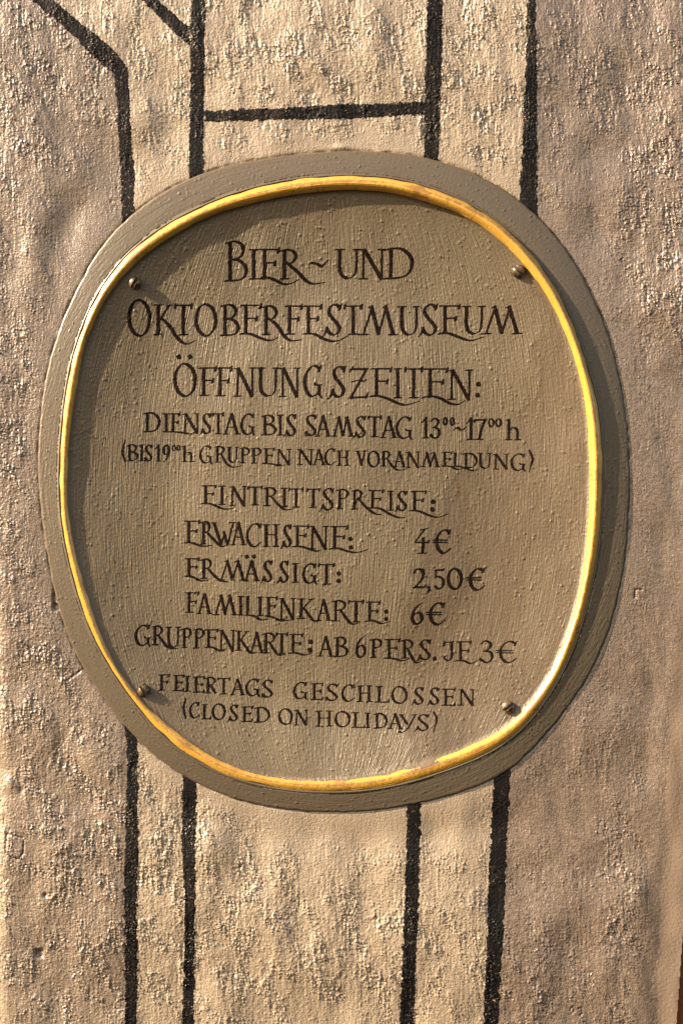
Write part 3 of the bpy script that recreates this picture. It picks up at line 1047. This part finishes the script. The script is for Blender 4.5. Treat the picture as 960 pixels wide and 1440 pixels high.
def line(items, base, W, thin=0.40):
    """items: (char, x0, x1[, ytop, ybase][, swash]); base: ((x, top, base), (x, top, base))"""
    (xa, ta, ba), (xb, tb, bb) = base
    for it in items:
        ch, x0, x1 = it[0], it[1], it[2]
        xm = (x0 + x1) / 2
        yt = ta + (tb - ta) * (xm - xa) / (xb - xa)
        yb = ba + (bb - ba) * (xm - xa) / (xb - xa)
        sw = None
        for e in it[3:]:
            if isinstance(e, list):
                sw = e
            elif isinstance(e, tuple):
                yt, yb = e
        letter(ch, x0, x1, yt, yb, W, swash=sw, thin=thin)


def free(strokes, W, dots=None, thin=0.40):
    letter(None, 0, 0, 0, 0, W, extra=strokes, dots=dots, thin=thin)


# BIER ~ UND
L1 = ((315, 349, 392.5), (580, 348.5, 391.5))
line([('B', 315, 348.5, (337.5, 394.5)), ('I', 349, 364),
      ('E', 363, 393, [(366, 389.5), (372, 388.6), (384, 391.7), (398, 398.3), (408, 397.5), (419, 392.3)]),
      ('R', 392, 418.5, [(402, 367.5), (416.7, 380), (430, 393.3), (440, 398), (456, 396)]),
      ('U', 470, 507), ('N', 504, 542, (348.5, 392)), ('D', 539, 582.5, (347.5, 391.5))], L1, 5.6)
free([([(433.5, 372), (437, 368.3), (444, 369.3), (452.5, 373.8), (461, 364.3)], 0, (.5, .9, 1, 1, .6))], 5.4)
# OKTOBERFESTMUSEUM
L2 = ((179, 427, 471), (733, 429, 470))
line([('O', 178.5, 213, (420.5, 473)), ('K', 215, 242, [(226, 446), (238, 458), (248, 473), (260, 482.7), (275, 478)]), ('T', 244, 270.5),
      ('O', 272, 305.5, (425.5, 472.5)), ('B', 309, 336.5, (426, 471.5)),
      ('E', 336, 367.5, (427, 469.5), [(338, 468.7), (351.7, 468.7), (366.7, 475), (380, 478), (389.7, 474)]),
      ('R', 367, 390.5, [(377, 446), (390, 457.5), (398, 470), (408, 478), (423, 477)]), ('F', 399, 425.5, (428, 470)),
      ('E', 425, 453, (428, 469.5), [(426.7, 468.7), (441.7, 469), (453, 475), (465, 479), (475, 478.5), (489, 471.5)]),
      ('s', 456.5, 481.5, (426, 471.5)), ('T', 482.5, 510.5), ('M', 502.5, 559.5, (428, 471)), ('U', 558, 591, (429, 471.5)),
      ('s', 591.5, 617, (426, 471.5)), ('E', 616.5, 648, (428, 468.5), [(616.7, 469), (630, 467.5), (645, 473), (661.7, 478), (680, 473)]),
      ('U', 649, 683, (429, 470)), ('M', 675, 734, (429, 469.8))], L2, 5.4)
# OEFFNUNGSZEITEN
L3 = ((243, 515.5, 556.5), (665, 518.5, 561))
line([('F', 278, 304.5, (515.5, 556.5)), ('F', 301.5, 326.5, (515.5, 557)), ('N', 328, 359, (515.8, 558)), ('U', 359, 393, (515.8, 558)),
      ('N', 391.5, 422, (516, 558.5)), ('G', 425.5, 454, (512.5, 558.5)), ('s', 464.5, 487.5, (514, 559)), ('Z', 490, 518.5, (516.5, 560)),
      ('E', 520, 551.5, (516.8, 557.5), [(520, 557.3), (533, 556.7), (546.7, 561), (561.7, 567.5), (571.7, 569), (589, 564)]),
      ('I', 552.5, 566, (516.8, 560)), ('T', 568, 595, (517, 560)),
      ('E', 594, 631, (517, 559), [(594, 559.2), (605, 556.9), (618, 559), (633, 566.7), (645, 568), (653, 563)]), ('N', 628.5, 665, (518.5, 562))], L3, 5.3)
letter('O', 242.5, 276.5, 509.5, 558, 5.4, dots=[(250.5, 501, 4.2, 1), (266.8, 501, 4.2, 1)])
free([], 4, dots=[(673, 539.7, 4.6, 1)])
free([], 4, dots=[(672, 555.3, 4.6, 1)])
# DIENSTAG BIS SAMSTAG 13 - 17 h
L4 = ((201, 580, 607), (732, 588, 619))
line([('D', 200, 225, (579, 607.5)), ('I', 226, 240), ('E', 238, 253, (580.5, 607.5), [(238, 606.5), (253, 607.5), (266, 609.8), (272, 607.5)]),
      ('N', 255, 280.5, (580.5, 609.5)), ('s', 282, 298, (580.5, 610.5)), ('T', 298, 315, (580.5, 610.5)), ('A', 312, 338, (580.5, 611)),
      ('G', 337, 359, (580.5, 611.8)), ('B', 367, 388.5, (582.5, 612)), ('I', 388, 399.5, (582.5, 612.5)), ('s', 400.5, 417.5, (582, 613.5)),
      ('S', 427.5, 446, (582.5, 613.5)), ('A', 442, 466, (584, 614)), ('M', 464.5, 498, (585, 614)), ('s', 498, 515.5, (584.5, 615.5)),
      ('T', 516, 537, (585, 615)), ('A', 533.5, 559, (585, 616)), ('G', 555.5, 580.5, (585, 617.5)), ('1', 592.5, 603, (585.5, 616.5)),
      ('3', 603, 620, (587, 616.5)), ('1', 655.5, 667, (586.5, 618.5)), ('7', 666, 685, (588, 618.5)), ('h', 710.5, 733, (588.5, 619))], L4, 4.7)
for ox, oy, rx, ry in ((626, 592, 4.0, 6.3), (636, 592.3, 4.0, 6.3), (691, 594, 5.0, 6.6), (701.3, 594, 5.0, 6.6)):
    letter('0', ox - rx, ox + rx, oy - ry, oy + ry, 3.5, thin=.5)
free([([(637.7, 604.4), (643, 601), (649, 604.4), (655.4, 600)], 1, (.6, 1, 1, .6))], 4.6)
# (BIS 19 h GRUPPEN NACH VORANMELDUNG)
free([([(175.8, 618), (171.8, 634.8), (175.4, 649.4)], 1, (.6, 1, .6))], 4.2)
free([([(744.6, 632.5), (748.8, 646), (744, 663.7)], 1, (.7, 1, .5))], 4.2)
L5 = ((178, 624, 648), (740, 638, 661))
line([('B', 177.5, 194), ('I', 194, 203), ('S', 201.5, 214.5), ('1', 217, 225.5, (624.5, 648.7)), ('9', 227, 238.5, (625, 650)), ('h', 254.5, 272.5, (626, 649.5)),
      ('G', 279, 299, (626, 652)), ('R', 301, 316, (626.5, 650.5), [(310.5, 638), (318, 651.5), (327.5, 656.7), (339, 654.8)]), ('U', 318, 335.5, (628, 651)),
      ('P', 336.5, 351.5, (628.5, 651.5)), ('P', 352, 368, (629, 652)), ('E', 369, 386.5, (630, 652), [(369.4, 651.7), (383, 652.3), (391, 655), (400.6, 653.3)]),
      ('N', 387, 410, (631, 654)), ('N', 417, 440.5, (631, 654)), ('A', 438, 458.5, (631.5, 654.3)), ('C', 455, 473, (630, 654.5)), ('H', 472.5, 492, (633, 655)),
      ('V', 499, 516, (633.5, 655.5)), ('O', 515.5, 534.5, (633.5, 657.3)), ('R', 535, 549, (633.5, 656), [(543.5, 644), (551.7, 655.5), (560, 661), (571.7, 659.2)]),
      ('A', 551.5, 571, (634, 657)), ('N', 570, 591, (634.5, 658)), ('M', 590, 619, (635, 657)), ('E', 621, 636, (635, 656.5), [(621.7, 654.4), (634, 655.8), (642.5, 659.8), (650, 659)]),
      ('L', 636.5, 648, (636, 656), [(638.3, 655), (648, 656), (656, 659.5)]), ('D', 650, 672, (636.5, 658.5)), ('U', 671.5, 692, (636.5, 659.5)), ('N', 693, 716, (637.5, 660)),
      ('G', 717.5, 740, (637, 662.5))], L5, 4.0)
free([([(654, 658), (665, 661.7), (672.7, 659.3)], 1, (.9, .9, .6))], 3.6)
for ox, oy in ((243.7, 629.6), (250.2, 629.6)):
    letter('0', ox - 3.2, ox + 3.2, oy - 4.4, oy + 4.4, 2.4, thin=.5)
# EINTRITTSPREISE
L6 = ((282, 682, 709), (600, 690, 718))
line([('E', 282, 304, (682, 708.7), [(282, 708.4), (295.6, 708.4), (308.7, 714), (318, 716), (328.4, 714.4)]), ('I', 306, 317.5, (682.5, 710.2)),
      ('N', 321.5, 347, (683, 712)), ('T', 347, 369.5, (684, 711)), ('R', 369.5, 389, (684.5, 712), [(381.5, 698.5), (391, 709.5), (400.6, 716.7), (413, 715.2)]),
      ('I', 394.5, 405, (685.5, 713.5)), ('T', 405, 427, (686.5, 714)), ('T', 430.5, 450, (687, 714.3)), ('s', 451.5, 470.5, (686, 718)), ('P', 472, 491, (687, 716.3)),
      ('R', 493.5, 510, (688, 717), [(503, 700), (515, 713.6), (527, 722.3), (536, 723.5)]),
      ('E', 517, 540, (689, 715.3), [(518, 714.6), (533, 714.8), (549, 723.5), (561, 728), (569, 728)]), ('I', 543.5, 554.5, (690, 718.3)), ('s', 557, 573.5, (690, 719)),
      ('E', 575.7, 600, (690, 718.6), [(575.7, 718), (588.6, 718.7), (604.5, 725.2), (616, 727.4), (631, 722.5)])], L6, 4.6)
free([], 4, dots=[(609, 705.6, 3.9)])
free([], 4, dots=[(607.8, 716.5, 3.9)])
# ERWACHSENE
line([('E', 258, 281, (732, 764), [(259, 763.3), (270, 763.7), (283, 768), (297.5, 767.3)]),
      ('R', 281, 296, (732.5, 766), [(290, 748), (298, 756.7), (306.7, 765.5), (312, 768.7), (318, 766.5)]), ('A', 323, 346.5, (734, 767)), ('C', 344.5, 369.5, (735.5, 770)),
      ('H', 368.5, 393.5, (737, 769.5)), ('s', 396, 411, (737.5, 770.3)), ('E', 411, 434.5, (738.8, 769.5), [(410.4, 768.9), (423.5, 768.7), (436.7, 773), (445.4, 775.3), (450.5, 773.5)]),
      ('N', 433.5, 462, (739.3, 773)), ('E', 462.5, 489.5, (739.5, 772.6), [(463, 772.4), (474.6, 771), (489, 775.3), (501, 777), (517, 773)])], ((0, 0, 1), (1, 0, 1)), 4.9)
free([([(300.5, 735.5), (310.5, 766)], 0, 1), ([(310.5, 766), (315.5, 748)], 0, .7), ([(314, 748), (319.5, 766)], 0, 1), ([(319.5, 766), (327.5, 735.5)], 0, .75),
      ([(297.5, 735.3), (304, 735.3)], 0, .7), ([(322.5, 735), (330, 735)], 0, .7)], 4.9)
free([], 4, dots=[(492.5, 758, 4.0, 1)])
free([], 4, dots=[(493, 770, 4.0, 1)])
free([([(592, 745), (602, 742.7)], 0, .7), ([(596.6, 745), (590, 753), (584.5, 761.5)], 0, .85), ([(584, 763), (602, 762.6)], 0, .8), ([(603, 760), (602, 764)], 0, .6),
      ([(595.3, 756.5), (594, 778)], 0, 1), ([(587.6, 778.5), (599.5, 778)], 0, .75)], 5.0)
letter('€', 611, 636, 744, 779.3, 5.2)
# ERMAESSIGT
line([('E', 258.5, 280.5, (785, 811.5), [(261.7, 811), (270, 811.7), (281.7, 817), (292.5, 816)]), ('R', 281, 298, (785.5, 814.8), [(291.7, 800), (301.7, 810.5), (310, 817), (320, 818.7)]),
      ('M', 304, 347, (787.5, 817)), ('s', 368, 384, (788, 819)), ('s', 391, 407, (788.5, 820)), ('I', 409, 420.5, (791.7, 820)), ('G', 424, 446.5, (791.7, 821.5)),
      ('T', 446.5, 471, (793, 822.5))], ((0, 0, 1), (1, 0, 1)), 4.9)
letter('A', 341, 365.5, 788, 818, 4.9, dots=[(346.7, 782.8, 3.6, 1), (356.7, 782.8, 3.6, 1)])
free([], 4, dots=[(476, 806.8, 4.0, 1)])
free([], 4, dots=[(476, 817.3, 4.0, 1)])
letter('2', 578.5, 599.5, 799, 828, 5.2)
free([([(602, 825.5), (603.5, 829), (601, 835)], 1, (1.1, 1.0, .4))], 5.0)
letter('5', 608.5, 626.5, 799.5, 829.5, 5.0)
letter('O', 627.5, 651.5, 798.5, 830, 5.2)
letter('€', 658.5, 684, 798.5, 831.5, 5.2)
# FAMILIENKARTE
line([('F', 259, 279.5, (833, 862.3)), ('A', 275, 298, (834.5, 864.3)), ('M', 297.5, 333.5, (836, 866)), ('I', 333, 343, (838, 866.3)),
      ('L', 344.5, 355, (838.3, 866.5), [(346, 865.2), (356.7, 866.7), (366.7, 872), (377.5, 870.8)]), ('I', 360.5, 370, (839, 867.3)),
      ('E', 372, 390.5, (839.5, 867.3), [(372.5, 866.5), (383, 868.3), (395, 873.3), (408, 872.3)]), ('N', 391, 416, (841, 872)),
      ('K', 417, 442, (841.5, 871), [(427, 855), (435, 866.7), (441.7, 873.7), (451.7, 872.8)]), ('A', 443, 466.5, (843, 873.5)),
      ('R', 465.5, 487.5, (844, 874.3), [(478, 857), (488, 871.7), (495, 878), (504.5, 876.5)]), ('T', 489, 512, (845, 875.7)),
      ('E', 513, 535.5, (846, 875), [(513, 874.7), (525, 873.3), (536.7, 877.5), (547.5, 874.5)])], ((0, 0, 1), (1, 0, 1)), 4.7)
free([], 4, dots=[(542.8, 860.5, 3.8, 1)])
free([], 4, dots=[(542.8, 870.8, 3.8, 1)])
letter('6', 576.5, 596.5, 847.5, 879, 5.2)
letter('€', 602, 628, 847, 880.3, 5.2)
# GRUPPENKARTE: AB 6 PERS. JE 3
line([('G', 188.5, 212.5, (878.5, 909)), ('R', 212.5, 229, (879.5, 908), [(222, 893), (230, 904.5), (238, 912), (249, 912.6)]), ('U', 232, 253.5, (881.5, 912)),
      ('P', 254, 269.5, (883, 912)), ('P', 270.5, 287.5, (884, 912.7)), ('E', 286.5, 306.5, (885.3, 912), [(287.5, 911), (298, 911), (306.7, 915), (316.7, 913.6)]),
      ('N', 306, 331, (886, 917)), ('K', 330, 350.5, (887.3, 916), [(338, 900), (345, 910), (351.7, 918.7), (361, 918)]), ('A', 349, 371.5, (889, 919.5)),
      ('R', 368, 387.5, (890, 919.7), [(378, 903), (385, 914.5), (391.7, 921.7), (401, 921)]), ('T', 386.5, 405, (891, 920.5)),
      ('E', 405.5, 426.5, (892, 920), [(406, 919.7), (416.7, 918.8), (426.7, 921.9), (437.5, 919.5)]), ('A', 445.5, 469.5, (895, 924.3)), ('B', 469, 489.5, (895.3, 924.6)),
      ('6', 499, 515.5, (894, 925.5)), ('P', 519.5, 538, (898.3, 926)), ('E', 540, 563, (899, 926.8), [(540, 926), (553, 926.9), (566.7, 930), (577.5, 925.5)]),
      ('R', 563.5, 581.5, (899.5, 927), [(573, 913), (580, 926.5), (585, 932.7), (593, 930.5)]), ('s', 588, 607, (899.5, 929.7)), ('J', 621.5, 640, (902, 931)),
      ('E', 641, 663.5, (902.3, 930.8), [(640.5, 930.2), (651.7, 929.7), (661.7, 933.7), (671, 929.5)]), ('3', 673, 694.5, (901, 933)),
      ('€', 701, 728.5, (901.3, 933.3))], ((0, 0, 1), (1, 0, 1)), 4.6)
free([], 4, dots=[(436.3, 903.3, 3.9)])
free([], 4, dots=[(435.7, 915, 3.9)])
free([], 4, dots=[(611, 927, 3.8, 1)])
# FEIERTAGS GESCHLOSSEN
line([('F', 222, 239, (948.5, 971.5)), ('E', 242.5, 259.5, (949.5, 972.3)), ('I', 257.5, 268.5, (951, 973.3)), ('E', 270, 287.5, (951.8, 974.7)), ('R', 287, 303.5, (952.5, 976)),
      ('T', 304.5, 324, (954, 977.3)), ('A', 322, 345, (955, 978.7)), ('G', 344, 366, (955, 980.3)), ('S', 366.5, 384.5, (956.5, 982.3)), ('G', 411, 433, (959.5, 984.5)),
      ('E', 436, 454.5, (961.5, 985.5)), ('S', 456.5, 476.5, (962, 987)), ('C', 479, 499.5, (963, 988.3)), ('H', 501, 524, (964.5, 988)), ('L', 527, 548, (965.5, 989)),
      ('O', 549.5, 573.5, (965.5, 990.8)), ('s', 580.5, 597, (967, 991.8)), ('s', 602.5, 619, (967.5, 992.3)), ('E', 620.5, 641, (969, 993.3)), ('N', 644, 668, (969.5, 993))],
     ((0, 0, 1), (1, 0, 1)), 4.3)
# (CLOSED ON HOLIDAYS)
free([([(261, 982), (258.3, 996.7), (261.5, 1011)], 1, (.6, 1, .6))], 4.2)
line([('C', 265, 281.5, (987.5, 1010.8)), ('L', 283, 297.5, (990.5, 1012)), ('O', 297, 317.5, (989.5, 1013.5)), ('s', 321, 335.5, (991.5, 1015)), ('E', 338.5, 355.5, (994, 1015.7)),
      ('D', 357, 379.5, (995, 1017)), ('O', 390.5, 412, (996.5, 1020.2)), ('N', 413, 433.5, (998.5, 1021)), ('H', 443, 468, (1000, 1022.7)), ('O', 469.5, 493, (1000.5, 1023.7)),
      ('L', 493.5, 514, (1002, 1024.3)), ('I', 512, 521, (1002.7, 1024.7)), ('D', 524.5, 545, (1003.5, 1025.3)), ('A', 544, 567, (1004, 1026.3)), ('s', 585, 604, (1004.7, 1028.5))],
     ((0, 0, 1), (1, 0, 1)), 4.1)
free([([(564, 1006), (572.5, 1019)], 0, 1), ([(583.5, 1006), (577, 1018), (571, 1027), (564, 1030.5), (561, 1029)], 1, (.8, .9, .9, .9, .9)), ([(561, 1006), (567.5, 1006)], 0, .7),
      ([(579, 1006), (585.5, 1005.6)], 0, .7)], 4.1)
free([([(609.6, 1001.7), (613.8, 1012.5), (609, 1029.8)], 1, (.7, 1, .5))], 4.2)
print("letters", letter_count, "tris", sum(len(o.data.loops) - 2 * len(o.data.polygons) for o in bpy.data.objects if o.type == 'MESH'))
